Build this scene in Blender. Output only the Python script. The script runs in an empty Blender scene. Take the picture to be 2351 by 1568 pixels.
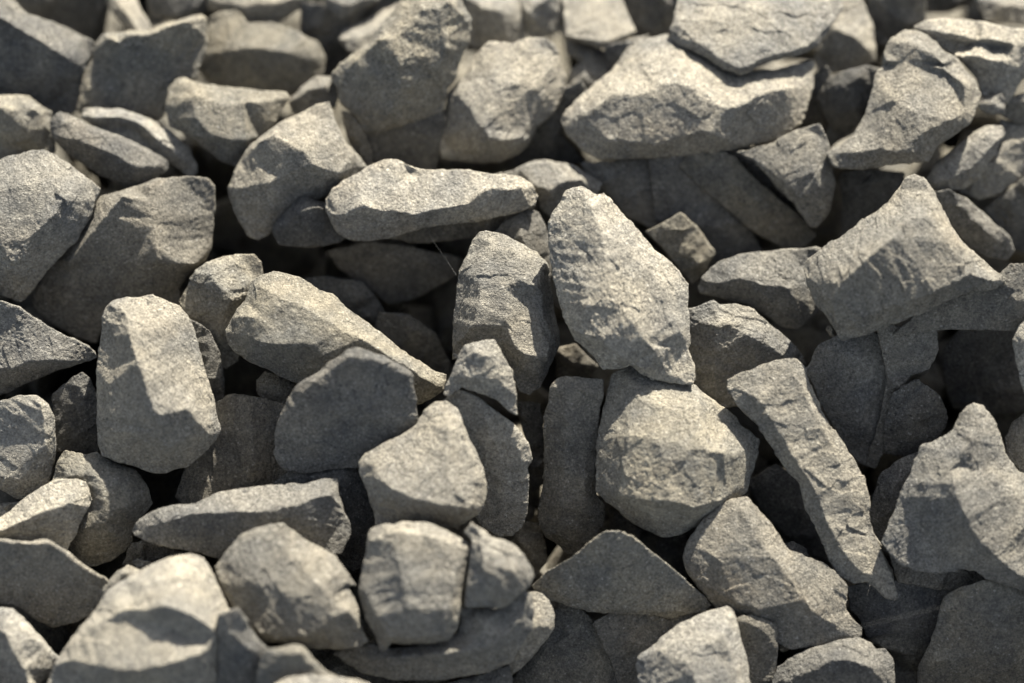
import bpy, bmesh, math, random
import numpy as np
from mathutils import Vector, Matrix, noise
from mathutils.geometry import delaunay_2d_cdt
SUNV = (0.25, 0.93, 0.24)
FOCW = 30
RELIEF = 1.35
EDGE = 10
ALB = 0.72
SUN, SKY, EXPO, FSTOP = 5.0, 0.066, 1.88, 2.0
VERB = False
DENOISE = True
THREAD1 = [(985, 520, 120), (988, 545, 118), (1005, 568, 112), (1022, 592, 108), (1048, 632, 100)]
THREAD2 = [(1790, 1492, 400), (1900, 1462, 405), (2010, 1430, 410), (2110, 1405, 415), (2200, 1385, 418)]

# ------------------------------------------------------------------ camera, light, exposure
U = 0.0002                     # metres per unit of the stone tables
D0 = 6530.0                    # camera to focus distance in the same units
CX, CY = 1175.5, 784.0
SLOPE = 0.5
PITCH = math.atan(1.0 / SLOPE)            # camera looks this far below the horizon
sc = bpy.context.scene
BACK = Vector((0, -math.cos(PITCH), math.sin(PITCH)))   # from the heap to the camera
UP = Vector((0, math.sin(PITCH), math.cos(PITCH)))
RIGHT = Vector((1, 0, 0))
cam_d = bpy.data.cameras.new('camera')
cam = bpy.data.objects.new('camera', cam_d)
sc.collection.objects.link(cam)
cam.location = BACK * (D0 * U)
cam.rotation_euler = (math.pi / 2 - PITCH, 0, 0)
cam_d.sensor_width = 36
cam_d.lens = 36 * D0 / 2351.0
cam_d.clip_start = 0.05
cam_d.clip_end = 200
cam_d.dof.use_dof = True
cam_d.dof.focus_distance = (D0 - FOCW) * U
cam_d.dof.aperture_fstop = FSTOP
cam_d.dof.aperture_blades = 9
sc.camera = cam

L = (RIGHT * SUNV[0] + UP * SUNV[1] + BACK * SUNV[2]).normalized()
elev = math.asin(L.z)
azim = math.atan2(L.x, L.y)
world = bpy.data.worlds.new('World')
sc.world = world
world.use_nodes = True
wn = world.node_tree
sky = wn.nodes.new('ShaderNodeTexSky')
sky.sky_type = 'NISHITA'
sky.sun_disc = False
sky.sun_elevation = elev
sky.sun_rotation = azim
sky.dust_density = 2.0
bg = wn.nodes['Background']
bg.inputs['Strength'].default_value = SKY
hz = wn.nodes.new('ShaderNodeHueSaturation')      # thin white haze greys the sky light
hz.inputs['Saturation'].default_value = 0.58
wn.links.new(sky.outputs['Color'], hz.inputs['Color'])
wn.links.new(hz.outputs['Color'], bg.inputs['Color'])
sun_d = bpy.data.lights.new('sun', 'SUN')
sun_d.energy = SUN
sun_d.angle = math.radians(0.5)
sun_d.color = (1.0, 0.93, 0.81)
sun = bpy.data.objects.new('sun', sun_d)
sun.rotation_euler = L.to_track_quat('Z', 'Y').to_euler()
sun.location = L * 5
sc.collection.objects.link(sun)
sc.view_settings.view_transform = 'Standard'
sc.view_settings.look = 'None'
sc.view_settings.gamma = 1
sc.view_settings.exposure = EXPO
sc.render.engine = 'CYCLES'
sc.cycles.max_bounces = 6
sc.cycles.diffuse_bounces = 4
sc.cycles.use_denoising = DENOISE

# ------------------------------------------------------------------ materials
def stone_material(name, pale, dark, fleck, grain=1.0, stain=(0.30, 0.24, 0.16), stain_amt=0.35):
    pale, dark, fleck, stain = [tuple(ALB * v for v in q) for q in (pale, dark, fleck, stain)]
    m = bpy.data.materials.new(name); m.use_nodes = True
    nt = m.node_tree; N = nt.nodes; K = nt.links
    bsdf = N['Principled BSDF']
    bsdf.inputs['Roughness'].default_value = 0.88
    bsdf.inputs['Specular IOR Level'].default_value = 0.28
    tc = N.new('ShaderNodeTexCoord'); oi = N.new('ShaderNodeObjectInfo')
    mul = N.new('ShaderNodeMath'); mul.operation = 'MULTIPLY'; mul.inputs[1].default_value = 37.0
    K.new(oi.outputs['Random'], mul.inputs[0])
    def nz(scale, detail, rough=0.6, dist=0.0):
        n = N.new('ShaderNodeTexNoise'); n.noise_dimensions = '4D'
        n.inputs['Scale'].default_value = scale; n.inputs['Detail'].default_value = detail
        n.inputs['Roughness'].default_value = rough; n.inputs['Distortion'].default_value = dist
        K.new(tc.outputs['Object'], n.inputs['Vector']); K.new(mul.outputs[0], n.inputs['W'])
        return n.outputs['Fac']
    def ramp(src, p0, c0, p1, c1):
        r = N.new('ShaderNodeValToRGB')
        r.color_ramp.elements[0].position = p0; r.color_ramp.elements[0].color = (*c0, 1)
        r.color_ramp.elements[1].position = p1; r.color_ramp.elements[1].color = (*c1, 1)
        K.new(src, r.inputs[0]); return r.outputs[0]
    def mix(fac, a, b, kind='MIX'):
        x = N.new('ShaderNodeMix'); x.data_type = 'RGBA'; x.blend_type = kind
        if isinstance(fac, float): x.inputs[0].default_value = fac
        else: K.new(fac, x.inputs[0])
        for s, v in ((6, a), (7, b)):
            if isinstance(v, tuple): x.inputs[s].default_value = (*v, 1)
            else: K.new(v, x.inputs[s])
        return x.outputs[2]
    W3 = (1, 1, 1); B3 = (0, 0, 0)
    big = ramp(nz(38, 5, 0.62, 0.4), 0.36, dark, 0.64, pale)
    rust = ramp(nz(24, 4, 0.6, 0.6), 0.54, B3, 0.76, (stain_amt,) * 3)
    c = mix(rust, big, stain)
    mot = ramp(nz(230, 5, 0.75), 0.34, (0.70,) * 3, 0.66, (1.18, 1.18, 1.16))
    c = mix(1.0, c, mot, 'MULTIPLY')
    grainc = ramp(nz(900, 4, 0.85), 0.36, (0.42,) * 3, 0.64, (1.5, 1.5, 1.48))
    c = mix(0.9, c, grainc, 'MULTIPLY')
    fl = ramp(nz(640, 2, 0.6), 0.58, B3, 0.66, (0.8,) * 3)
    area = ramp(nz(75, 3, 0.6), 0.42, (0.12,) * 3, 0.6, (1.0,) * 3)
    fl = mix(1.0, fl, area, 'MULTIPLY')
    c = mix(fl, c, fleck)
    lt = ramp(nz(900, 1, 0.5), 0.68, B3, 0.76, (0.55,) * 3)
    c = mix(lt, c, (0.42, 0.41, 0.38))
    hs = N.new('ShaderNodeHueSaturation')
    mr = N.new('ShaderNodeMapRange'); mr.inputs['To Min'].default_value = 0.82; mr.inputs['To Max'].default_value = 1.2
    K.new(oi.outputs['Random'], mr.inputs['Value']); K.new(mr.outputs[0], hs.inputs['Value']); K.new(c, hs.inputs['Color'])
    K.new(hs.outputs[0], bsdf.inputs['Base Color'])
    prev = None
    for scale, det, dist in ((190, 6, 0.0012), (560, 5, 0.0021), (1300, 4, 0.0017)):
        b = N.new('ShaderNodeBump'); b.inputs['Distance'].default_value = dist * grain
        b.inputs['Strength'].default_value = 0.8
        K.new(nz(scale, det, 0.62), b.inputs['Height'])
        if prev: K.new(prev, b.inputs['Normal'])
        prev = b.outputs['Normal']
    K.new(prev, bsdf.inputs['Normal'])
    return m

MATS = {
 'tan':   stone_material('tan_limestone',   (0.385, 0.352, 0.285), (0.245, 0.236, 0.212), (0.09, 0.087, 0.082)),
 'light': stone_material('grey_limestone',  (0.365, 0.34, 0.285), (0.215, 0.212, 0.20), (0.075, 0.075, 0.075), stain_amt=0.25),
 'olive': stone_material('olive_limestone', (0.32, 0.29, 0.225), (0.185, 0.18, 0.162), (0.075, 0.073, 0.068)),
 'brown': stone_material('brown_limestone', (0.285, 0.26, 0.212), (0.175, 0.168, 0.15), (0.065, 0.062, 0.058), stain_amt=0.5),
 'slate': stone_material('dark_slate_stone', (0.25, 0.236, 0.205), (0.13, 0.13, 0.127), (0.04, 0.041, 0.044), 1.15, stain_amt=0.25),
}

# ------------------------------------------------------------------ numeric noise
def _hash(ix, iy, iz, s):
    h = (ix.astype(np.uint32) * np.uint32(73856093)) ^ (iy.astype(np.uint32) * np.uint32(19349663)) ^ \
        (iz.astype(np.uint32) * np.uint32(83492791)) ^ np.uint32((s * 2654435761) & 0xffffffff)
    h ^= h >> np.uint32(15); h *= np.uint32(2246822519); h ^= h >> np.uint32(13)
    h *= np.uint32(3266489917); h ^= h >> np.uint32(16)
    return h
def _rnd(ix, iy, iz, s):
    return _hash(ix, iy, iz, s).astype(np.float64) / 4294967295.0
def vnoise(p, s):
    i = np.floor(p).astype(np.int64); f = p - i
    f = f * f * f * (f * (f * 6 - 15) + 10)
    out = 0
    for dx in (0, 1):
        wx = f[:, 0] if dx else 1 - f[:, 0]
        for dy in (0, 1):
            wy = f[:, 1] if dy else 1 - f[:, 1]
            for dz in (0, 1):
                wz = f[:, 2] if dz else 1 - f[:, 2]
                out = out + wx * wy * wz * _rnd(i[:, 0] + dx, i[:, 1] + dy, i[:, 2] + dz, s)
    return out * 2 - 1
def fbm(p, s, octs=3, g=0.5):
    o = 0; a = 1.0; t = 0
    for k in range(octs):
        o = o + a * vnoise(p * (2.03 ** k) + 17.3 * k, s + k); t += a; a *= g
    return o / t
def chips(p, s):
    """broken-rock relief: every nearest-cell region is a small tilted plane"""
    i = np.floor(p).astype(np.int64)
    best = np.full(len(p), 1e9); val = np.zeros(len(p))
    for dx in (-1, 0, 1):
        for dy in (-1, 0, 1):
            for dz in (-1, 0, 1):
                c = [i[:, 0] + dx, i[:, 1] + dy, i[:, 2] + dz]
                q = np.stack([c[k] + _rnd(*c, s + k) for k in range(3)], 1)
                d = p - q; dist = (d * d).sum(1)
                v = sum(d[:, k] * (2 * _rnd(*c, s + 5 + k) - 1) for k in range(3)) + 0.35 * (2 * _rnd(*c, s + 9) - 1)
                m = dist < best
                best[m] = dist[m]; val[m] = v[m]
    return val
# Each stone: name, frame, material, level, (tilt x, tilt y), thickness, category, label, outline, ridge lines
# outline / ridge points are x,y[,height]; listed from the back of the heap to the front
STONES = [
# ---- far row along the top edge
('rubble_stone','F','slate',-89,(0,.4),90,'stone','dim dark stone cut by the top edge, left of the dull brown one',
 '330,-30 470,-30 480,20 455,45 400,48 345,45',[]),
('rubble_stone','F','slate',-100,(0,.6),90,'stone','unlit stone in the black gap right of the smooth rounded olive stone',
 '690,5 800,15 815,120 790,190 735,235 690,150',[]),  # added filler, tilted away from the sun to keep the gap black
('rubble_stone','F','tan',-60,(0,0.35),90,'stone','blurred dull brown stone on the top edge over the smooth rounded olive stone',
 '470,-30 690,-30 720,-5 700,15 660,40 620,62 560,66 520,50 480,20',['480,0,20 560,15,30 640,8,30 700,-10,20']),
('rubble_stone','F','light',-60,(0,-.2),70,'stone','small blurred half-lit stone on the top edge beside the black gap',
 '735,-30 880,-30 872,2 850,14 822,22 800,42 778,44 755,20',['760,0,20 800,12,24 850,-5,20']),
('rubble_stone','F','slate',-140,(0,.5),90,'stone','dark shaded stone in the top left corner behind the long sunlit band',
 '30,-40 250,-40 252,20 246,50 240,96 200,110 140,80 60,40',[]),
('rubble_stone','F','tan',-60,(0,-.3),70,'stone','narrow cream stone standing up at the top edge between two dark stones',
 '238,-40 300,-40 318,10 335,40 352,75 330,100 305,92 285,60 258,28',['250,-30,14 280,20,26 310,60,26 325,90,20']),
('rubble_stone','F','slate',-89,(0,.5),90,'stone','dark stone filling the top edge right of the bright leaning wedge',
 '1410,-30 1570,-30 1555,40 1545,78 1500,90 1452,94 1455,66 1438,30',[]),
('rubble_stone','F','slate',-89,(.2,.6),90,'stone','very dark stone by the top edge right of the rounded stone behind the top slab',
 '1970,-40 2040,-40 2045,40 2050,90 2020,140 1985,120 1990,40',[]),
('rubble_stone','F','slate',-90,(0,.5),90,'stone','dim stone on the top edge in the dark hollow left of the pale corner stone',
 '2040,-40 2240,-40 2235,10 2180,30 2120,28 2080,20 2050,0',[]),
('rubble_stone','F','light',-30,(0,-.3),80,'stone','pale blurred stone cut by the top right corner',
 '2228,-40 2400,-40 2400,60 2320,56 2262,48 2246,20',['2250,0,20 2300,10,30 2390,20,20']),
('rubble_stone','F','tan',-70,(0,-.5),70,'stone','small bright blurred stone peeking out left of the tall ridged boulder',
 '775,88 792,66 830,52 875,26 930,0 930,80 870,120 830,132 798,118',['785,90,18 830,85,30 880,60,30']),
('rubble_stone','F','olive',-70,(0,.05),110,'stone','smooth rounded olive stone in shade with a lit right rim, near the top left',
 '470,80 485,40 510,26 545,24 570,55 620,50 690,75 730,95 748,130 742,170 705,212 660,222 560,215 490,200 455,160',['700,90,30 715,130,32 690,190,20','480,120,20 580,110,44 660,120,44']),
('rubble_stone','F','light',-60,(0,.0),100,'stone','grey stone with a lit top touching the right side of the tall ridged boulder',
 '1040,-30 1160,-30 1190,-5 1203,40 1212,95 1150,112 1100,112 1070,100 1060,40',['1060,-10,20 1110,18,34 1150,26,34 1190,20,16']),
('rubble_stone','F','light',-50,(0,0),70,'stone','small grey wedge with a bright left shoulder at the top edge',
 '1180,-30 1296,-30 1296,30 1288,72 1245,88 1213,82 1203,40 1190,5',['1190,10,10 1215,28,34 1250,0,36 1280,-20,30']),
('rubble_stone','F','light',-70,(0,-.35),70,'stone','pale lower stone in a fork of shadow under the bright leaning wedge',
 '1296,90 1330,95 1395,120 1410,170 1380,192 1335,202 1300,218 1290,205 1312,160 1330,142 1300,125',['1300,100,10 1345,130,24 1340,175,24 1300,205,8']),
('rubble_stone','F','tan',-30,(-.1,-.45),80,'stone','smooth bright cream wedge leaning at the top edge above the long lumpy boulder',
 '1293,-40 1420,-40 1438,20 1460,72 1440,90 1402,100 1380,112 1340,100 1300,86 1293,40',['1300,80,22 1350,92,26 1400,96,22 1450,72,20']),
('rubble_stone','F','slate',-90,(.3,.5),60,'stone','blue-black chip in shade between the cream wedge and the long lumpy boulder',
 '1385,105 1440,92 1490,78 1480,110 1440,140 1415,168 1396,160',[]),
('rubble_stone','F','tan',-30,(0,0),100,'stone','rounded cream stone with a shaded underside, tucked behind the right end of the top slab',
 '1870,-40 1960,-40 1985,5 2002,50 2010,110 2012,138 1990,152 1950,162 1900,168 1872,172 1872,60',['1900,60,26 1925,68,38 1965,88,40 1990,112,30 2011,132,6']),
('rubble_stone','A1','slate',20,(0,.1),150,'stone','big blurred stone in the top left with a long sunlit band over its dark face',
 '-160,-60 0,-60 80,0 180,90 330,130 450,185 590,255 580,330 530,440 510,520 530,640 430,740 300,700 200,650 0,640 -160,640',
 ['-160,80,58 0,110,66 60,140,66 150,195,66 330,310,64 430,370,55 525,435,20']),
('rubble_stone','F','tan',-20,(0,.0),90,'stone','small rounded tan stone wedged between the dark-ended block and the tall ridged boulder',
 '662,235 690,197 730,173 765,176 778,215 772,248 742,240 700,262 670,258',['680,225,20 710,205,26 745,200,26 770,200,10','730,225,12 760,225,14']),
('rubble_stone','A1','olive',10,(0,0.1),120,'stone','dark slanting stone with a thin sunlit crest, blurred, below the top left corner',
 '595,270 640,215 740,205 830,190 930,195 1050,140 1180,110 1270,85 1305,110 1295,200 1310,260 1290,340 1250,430 1240,500 1140,530 1060,640 1020,740 900,760 760,740 520,730 480,690 500,560 510,500 550,420 590,360 575,310',
 ['590,300,10 680,238,52 740,262,58 800,215,56 930,215,56 1050,165,54 1180,135,50 1285,110,14','560,560,16 760,580,22 1000,480,20 1200,350,14']),
('rubble_stone','F','slate',-60,(0,.5),100,'stone','dark slate face hanging under the tall ridged boulder at the top',
 '800,260 900,250 1020,245 1026,290 1012,340 1002,390 960,400 900,392 860,385 830,340',['860,300,14 960,290,20 1000,330,14']),
('rubble_stone','F','brown',-80,(0,.4),60,'stone chip','thin dark chip with a rusty patch under the left side of the tall boulder',
 '782,250 800,255 830,290 856,345 850,385 830,370 797,312',[]),
('rubble_stone','A2','olive',20,(0,.1),160,'stone','tall ridged boulder at the top, sunlit crest over a broad grey shaded face',
 '505,480 560,400 620,350 740,270 820,150 900,60 970,0 1030,-80 1300,-80 1340,30 1390,120 1380,260 1310,400 1300,480 1240,560 1225,690 1050,760 880,810 810,830 720,830 680,760 620,690 565,650 550,560',
 ['535,500,8 640,400,24 700,350,30 780,270,44 850,245,58 945,230,60 1010,150,60 1080,60,60 1190,50,60 1240,10,60','1240,10,60 1330,90,40 1375,170,12','850,245,58 930,370,66 950,520,60 880,700,44','1200,120,60 1230,300,58 1180,480,44']),
('rubble_stone','A1','olive',30,(0.0,-0.1),110,'stone','pale block with a dark blue left end and rough lit face, upper left',
 '1055,560 1100,500 1160,480 1240,510 1320,530 1500,550 1700,568 1800,572 1820,610 1765,700 1710,800 1610,880 1575,930 1500,1050 1400,1020 1250,910 1150,840 1060,790 1040,700',
 ['1215,525,20 1205,620,50 1230,740,56 1205,850,34','1205,850,34 1330,860,50 1430,872,54 1540,880,44 1605,882,4','1230,600,52 1400,660,50 1600,640,44 1760,620,20']),
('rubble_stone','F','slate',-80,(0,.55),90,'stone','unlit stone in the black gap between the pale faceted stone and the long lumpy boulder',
 '1160,385 1190,325 1240,275 1290,205 1335,185 1350,215 1300,262 1290,305 1350,375 1250,380',[]),  # added stone, stands in for the darkness of this gap
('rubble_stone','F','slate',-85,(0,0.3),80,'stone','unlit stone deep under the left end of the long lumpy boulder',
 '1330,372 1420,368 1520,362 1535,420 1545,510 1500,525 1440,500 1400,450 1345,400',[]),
('rubble_stone','F','light',-40,(0,.0),100,'stone','stone with a bright triangular top showing behind the right end of the flat oval stone',
 '1110,405 1180,390 1215,372 1250,367 1300,373 1330,386 1350,400 1385,420 1372,455 1330,465 1300,470 1270,505 1240,480 1230,440 1150,420',
 ['1225,425,30 1262,440,40 1285,420,42 1335,412,36 1350,402,8']),
('rubble_stone','A2','tan',30,(0,.0),150,'stone','blocky stone lit on its upper right face, directly left of the flat oval stone',
 '-145,1175 -110,1100 -60,1000 -10,920 60,860 160,790 250,740 340,700 420,650 500,635 520,690 545,780 600,890 690,980 750,1070 690,1110 620,1160 540,1200 440,1250 330,1300 220,1380 110,1480 50,1510 -20,1480 -90,1350 -125,1260',
 ['-60,1010,10 60,890,50 150,840,60 200,870,66 250,925,72 330,945,74 390,1030,74 480,1070,66 560,1085,56 620,1120,26','530,700,20 575,870,36 640,980,36 690,1080,14','-60,1180,30 110,1150,56 250,1080,60','190,1150,50 150,1300,34 70,1460,10']),
('rubble_stone','A2','slate',-60,(0,.15),80,'stone','small blue-black stone in shadow under the left end of the flat oval stone',
 '140,1430 200,1340 300,1230 340,1220 420,1258 490,1275 540,1380 620,1490 560,1525 430,1545 300,1552 180,1535 150,1490',['200,1420,24 330,1320,40 430,1300,36 500,1330,20']),
('rubble_stone','F','brown',-110,(0,.5),90,'stone','dim stone lying deep in the hollow below the flat oval stone',
 '750,575 850,553 900,558 980,575 1060,590 1050,632 1000,662 940,692 890,700 830,650 775,615',['800,590,14 900,590,24 1020,610,14']),
('rubble_stone','F','slate',-120,(0,.4),90,'stone','unlit stone deep behind the long ridged block, just above its top edge',
 '690,640 740,633 830,645 862,680 885,715 870,750 800,730 740,690',[]),
('rubble_stone','F','slate',-130,(0,.4),80,'stone','unlit rounded stone deep behind the lower right slope of the long ridged block',
 '870,715 940,722 1000,765 1035,830 1032,870 980,850 900,800 860,760',[]),
('rubble_stone','F','brown',-30,(0,.7),60,'stone','brown shaded stone showing as a strip beneath the flat oval stone',
 '880,545 1000,500 1150,480 1232,470 1205,500 1150,530 1080,548 960,560',[]),
('flat_stone','A2','tan',60,(0,.05),130,'flat stone','flat oval stone with bright top and rough dark front edge, above the centre',
 '476,1250 520,1180 580,1130 690,1080 760,1030 840,1000 920,1000 980,1030 1050,1060 1150,1065 1280,1063 1380,1065 1480,1085 1568,1092 1650,1100 1700,1110 1780,1160 1812,1230 1790,1285 1700,1330 1600,1350 1500,1380 1300,1405 1100,1425 950,1472 850,1500 720,1512 620,1502 550,1460 510,1400 480,1330',
 ['480,1290,6 515,1342,26 600,1345,42 660,1300,48 720,1285,52 800,1315,50 930,1330,50 1050,1345,46 1180,1312,46 1300,1292,44 1370,1282,40 1440,1200,34 1520,1180,30 1620,1192,30 1700,1180,28 1790,1205,6','640,1180,28 760,1190,34 900,1180,34','1000,1080,4 1060,1110,12 960,1180,30']),
('rubble_stone','A2','tan',10,(0,.1),130,'stone','pale faceted stone with a lit rough face and a smooth shaded left side, top centre',
 '1235,590 1300,510 1365,440 1400,360 1450,310 1500,265 1568,262 1650,268 1740,238 1860,240 1918,285 1948,400 1980,480 1960,600 1900,720 1800,800 1755,900 1680,970 1568,1025 1400,1020 1200,995 1185,940 1220,760 1225,680',
 ['1235,595,6 1310,600,40 1370,670,56 1430,780,64 1500,860,66 1568,880,60 1700,860,44 1760,800,24','1370,450,16 1420,520,40 1520,500,48 1650,520,50 1780,560,40 1880,600,20','1568,880,60 1560,960,30']),
('rubble_stone','F','slate',-88,(0,.6),90,'stone','unlit stone in the dark gap at the right end of the long lumpy boulder',
 '1845,180 1900,150 1930,220 1900,300 1830,355 1770,345 1850,262',[]),  # added to cover sunlit ground where the gap should be dark
('rubble_stone','F','slate',-70,(.1,.35),90,'stone','small grey shaded stone between the long lumpy boulder and the big pointed stone',
 '1875,225 1900,180 1930,165 1990,150 2025,160 2010,205 1990,270 1962,292 1930,322 1908,295 1883,245',[]),
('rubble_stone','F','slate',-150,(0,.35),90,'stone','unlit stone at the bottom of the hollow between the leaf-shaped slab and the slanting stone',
 '1490,350 1600,345 1640,450 1720,520 1760,590 1640,640 1560,560 1500,500',[]),  # added to hide sunlit gravel in the black hollow
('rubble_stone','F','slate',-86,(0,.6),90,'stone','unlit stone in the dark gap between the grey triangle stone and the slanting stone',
 '1630,345 1760,330 1830,400 1850,480 1780,475 1700,425',[]),  # added filler for the darkness under the long lumpy boulder
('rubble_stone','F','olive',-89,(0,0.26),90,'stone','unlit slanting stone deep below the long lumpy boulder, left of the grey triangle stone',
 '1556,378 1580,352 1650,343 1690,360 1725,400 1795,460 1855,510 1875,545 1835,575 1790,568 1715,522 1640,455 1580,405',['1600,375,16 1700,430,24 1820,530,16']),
('rubble_stone','F','olive',-75,(-0.1,0.26),80,'stone','dim grey stone in shade just right of the upright leaf-shaped slab',
 '1480,530 1530,505 1562,487 1602,520 1642,580 1622,622 1588,655 1555,610 1515,565',[]),
('rubble_stone','F','slate',-89,(0,0.3),90,'stone','unlit stone in the hollow above the left shoulder of the notched wedge',
 '1925,395 1990,388 2080,395 2066,440 2005,492 1930,548 1932,460',[]),
('rubble_stone','F','light',10,(0,0.2),90,'stone','grey triangle stone pointing down under the long lumpy boulder, one thin bright edge',
 '1688,350 1722,340 1776,326 1830,294 1882,282 1898,311 1912,366 1918,421 1905,483 1876,523 1861,523 1843,498 1821,465 1784,432 1755,395 1729,366',['1720,365,10 1790,410,26 1840,455,30 1890,490,20','1870,395,34 1888,440,30 1902,480,14']),
('rubble_stone','F','tan',-60,(0,.0),110,'stone','pale stone with long shaded front on the right edge, below the striped flat stone',
 '2200,440 2220,390 2270,345 2298,270 2335,282 2410,275 2410,385 2340,418 2290,445 2250,460',['2230,400,30 2285,370,36 2300,330,30 2340,325,28 2400,320,30']),
('rubble_stone','F','slate',-90,(0,.5),100,'stone','dark stone in shade on the right edge under the pale long-fronted stone',
 '2255,480 2310,440 2360,400 2410,390 2410,590 2335,575 2290,520',[]),
('rubble_stone','F','brown',-90,(0,.5),70,'stone','small brown shaded stone on the right edge with one lit spot',
 '2300,230 2350,215 2410,205 2410,285 2335,285 2298,265',['2320,240,14 2350,235,20 2400,230,14']),
('rubble_stone','F','slate',-60,(0,.6),90,'stone','unlit stone on the top edge above the knobbed top of the big pointed stone',
 '1990,-30 2130,-30 2125,55 2080,80 2030,115 2000,135',[]),  # added, tilted out of the sun so this spot stays dark
('rubble_stone','F','tan',-20,(0,.05),120,'stone','broad stone at the upper right edge with a wavy bright rim and two dark dents',
 '2096,62 2130,46 2170,40 2225,45 2270,52 2330,66 2410,60 2410,190 2350,180 2325,222 2310,235 2255,222 2240,180 2215,150 2180,120 2140,98',
 ['2105,66,10 2150,72,26 2200,80,30 2240,92,28 2280,92,28 2330,104,30 2400,90,30','2155,80,22 2190,98,6 2220,106,4 2245,92,14','2255,95,14 2280,108,4 2310,108,10','2190,130,34 2250,130,38 2300,140,38 2340,160,24']),
('rubble_stone','F','light',-20,(0,.1),50,'stone chip','small bright-topped chip between the big pointed stone and the broad rimmed stone',
 '2240,228 2262,226 2300,210 2310,235 2306,262 2270,262 2248,250',['2245,240,12 2280,240,18 2304,234,6']),
('rubble_stone','A4','light',0,(0,.1),90,'stone','striped flat stone with a lit serrated edge, right of the big pointed stone',
 '1105,1180 1110,1110 1140,1050 1250,960 1330,890 1400,830 1470,790 1530,780 1580,790 1600,850 1560,930 1500,1010 1440,1110 1340,1190 1220,1200 1150,1190',
 ['1115,1140,10 1160,1150,26 1270,1110,32 1400,1050,32 1480,950,32 1550,880,26 1585,820,8','1130,1080,16 1250,1020,26 1380,930,28 1480,850,28']),
('rubble_stone','F','tan',10,(0,-.18),180,'stone','long lumpy boulder, sunlit top and grey dented front, resting under the top slab',
 '1288,278 1300,252 1340,215 1370,185 1400,165 1420,140 1440,108 1460,95 1530,78 1565,90 1600,115 1700,160 1780,160 1868,138 1868,200 1855,240 1840,282 1800,318 1740,332 1700,340 1600,355 1520,360 1430,366 1370,363 1345,350 1330,340 1300,310',
 ['1292,280,4 1340,270,42 1382,238,60 1411,216,68 1459,220,74 1488,216,76 1514,196,78 1543,190,80 1583,197,80 1610,222,78 1665,250,72 1700,242,72 1740,218,66 1800,205,56 1862,192,12','1400,160,12 1480,150,46 1560,140,50 1620,180,58','1340,270,42 1400,320,50 1500,330,46 1580,310,56 1620,302,62 1660,318,48','1583,197,80 1560,250,70 1500,330,46','1665,250,72 1640,290,62 1620,302,62']),
('flat_stone','F','light',60,(0,-.35),60,'flat stone','broad pale slab with pitted flat top, lying on the long lumpy boulder',
 '1538,70 1546,40 1562,-40 1930,-40 1936,18 1902,70 1880,105 1850,120 1800,132 1740,152 1700,173 1670,162 1620,132 1570,108 1543,92',
 ['1560,60,24 1600,100,28 1650,135,28 1700,158,26 1745,138,28 1850,108,26 1900,60,22','1650,40,28 1780,30,28']),
('rubble_stone','F','tan',30,(0,-.12),120,'stone','big pointed pale stone with a knobbed top and sharp left tip, upper right',
 '1895,352 1930,334 1960,310 1985,262 2000,212 2010,170 2026,150 2030,115 2045,85 2075,67 2110,70 2150,95 2170,120 2195,132 2215,160 2240,182 2253,215 2245,245 2225,288 2190,312 2150,338 2132,372 2060,377 1980,390 1915,384',
 ['1897,356,8 1960,350,30 2020,340,36 2060,348,38 2095,348,36 2126,362,8','2040,95,14 2090,100,40 2140,120,38 2180,170,30 2215,195,34 2245,220,10','2035,140,20 2050,150,14 2080,140,34','2150,110,18 2165,150,14 2185,185,20','2128,300,44 2180,275,40 2230,245,16','2050,230,46 2100,260,50 2128,300,44 2060,348,38']),
# ---- left side
('rubble_stone','A1','olive',10,(0,.1),110,'stone','grey stone at the left edge with a bright upper band, above the rough diamond stone',
 '-120,600 0,598 180,598 240,650 325,700 320,780 340,860 350,960 260,960 180,980 0,1020 -120,1030',
 ['-120,670,34 0,675,42 90,690,44 155,655,40 210,685,40 300,732,10','155,655,40 140,800,46']),
('rubble_stone','A1','light',-10,(0,.0),80,'stone','curved stone with a pale bluish rim behind the dark serrated slab on the left',
 '510,740 525,680 600,675 740,678 830,705 950,755 1080,835 1180,920 1240,1020 1240,1095 1180,1110 1080,1040 950,960 850,900 700,840 600,800',
 ['530,730,14 600,740,30 660,735,30 760,735,30 900,790,30 1000,880,34 1080,930,30 1160,1010,24 1220,1080,6','660,790,10 800,800,6 920,880,6']),
('flat_stone','A1','slate',30,(0,.1),80,'flat stone','dark serrated slab tilted down to the right over the shaded boulder, left side',
 '308,760 340,710 380,692 450,725 560,780 640,810 740,840 850,890 940,945 1000,980 1065,1008 1062,1062 1000,1100 975,1170 900,1190 800,1185 700,1135 600,1085 500,1015 400,945 340,885 315,830',
 ['315,775,6 390,770,26 520,800,26 640,840,28 760,880,28 930,960,24','370,860,32 480,880,40 560,905,44 750,985,46 850,1050,42 960,1045,34 1050,1030,8']),
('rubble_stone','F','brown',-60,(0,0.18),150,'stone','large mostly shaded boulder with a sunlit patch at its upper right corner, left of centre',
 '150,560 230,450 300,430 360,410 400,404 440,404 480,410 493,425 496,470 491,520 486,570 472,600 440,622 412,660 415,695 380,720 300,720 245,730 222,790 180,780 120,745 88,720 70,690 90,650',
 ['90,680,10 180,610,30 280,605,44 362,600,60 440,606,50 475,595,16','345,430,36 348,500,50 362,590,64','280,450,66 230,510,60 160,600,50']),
('rubble_stone','A1','light',50,(.0,.05),150,'stone','rough diamond stone at the left edge, coarse lit face and a smooth dark right side',
 '-140,1020 0,1000 80,970 180,945 270,932 345,968 380,1000 450,1040 530,1100 632,1180 600,1260 560,1380 520,1440 490,1500 380,1611 260,1741 180,1851 130,1898 60,1871 -40,1840 -140,1820',
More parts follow.
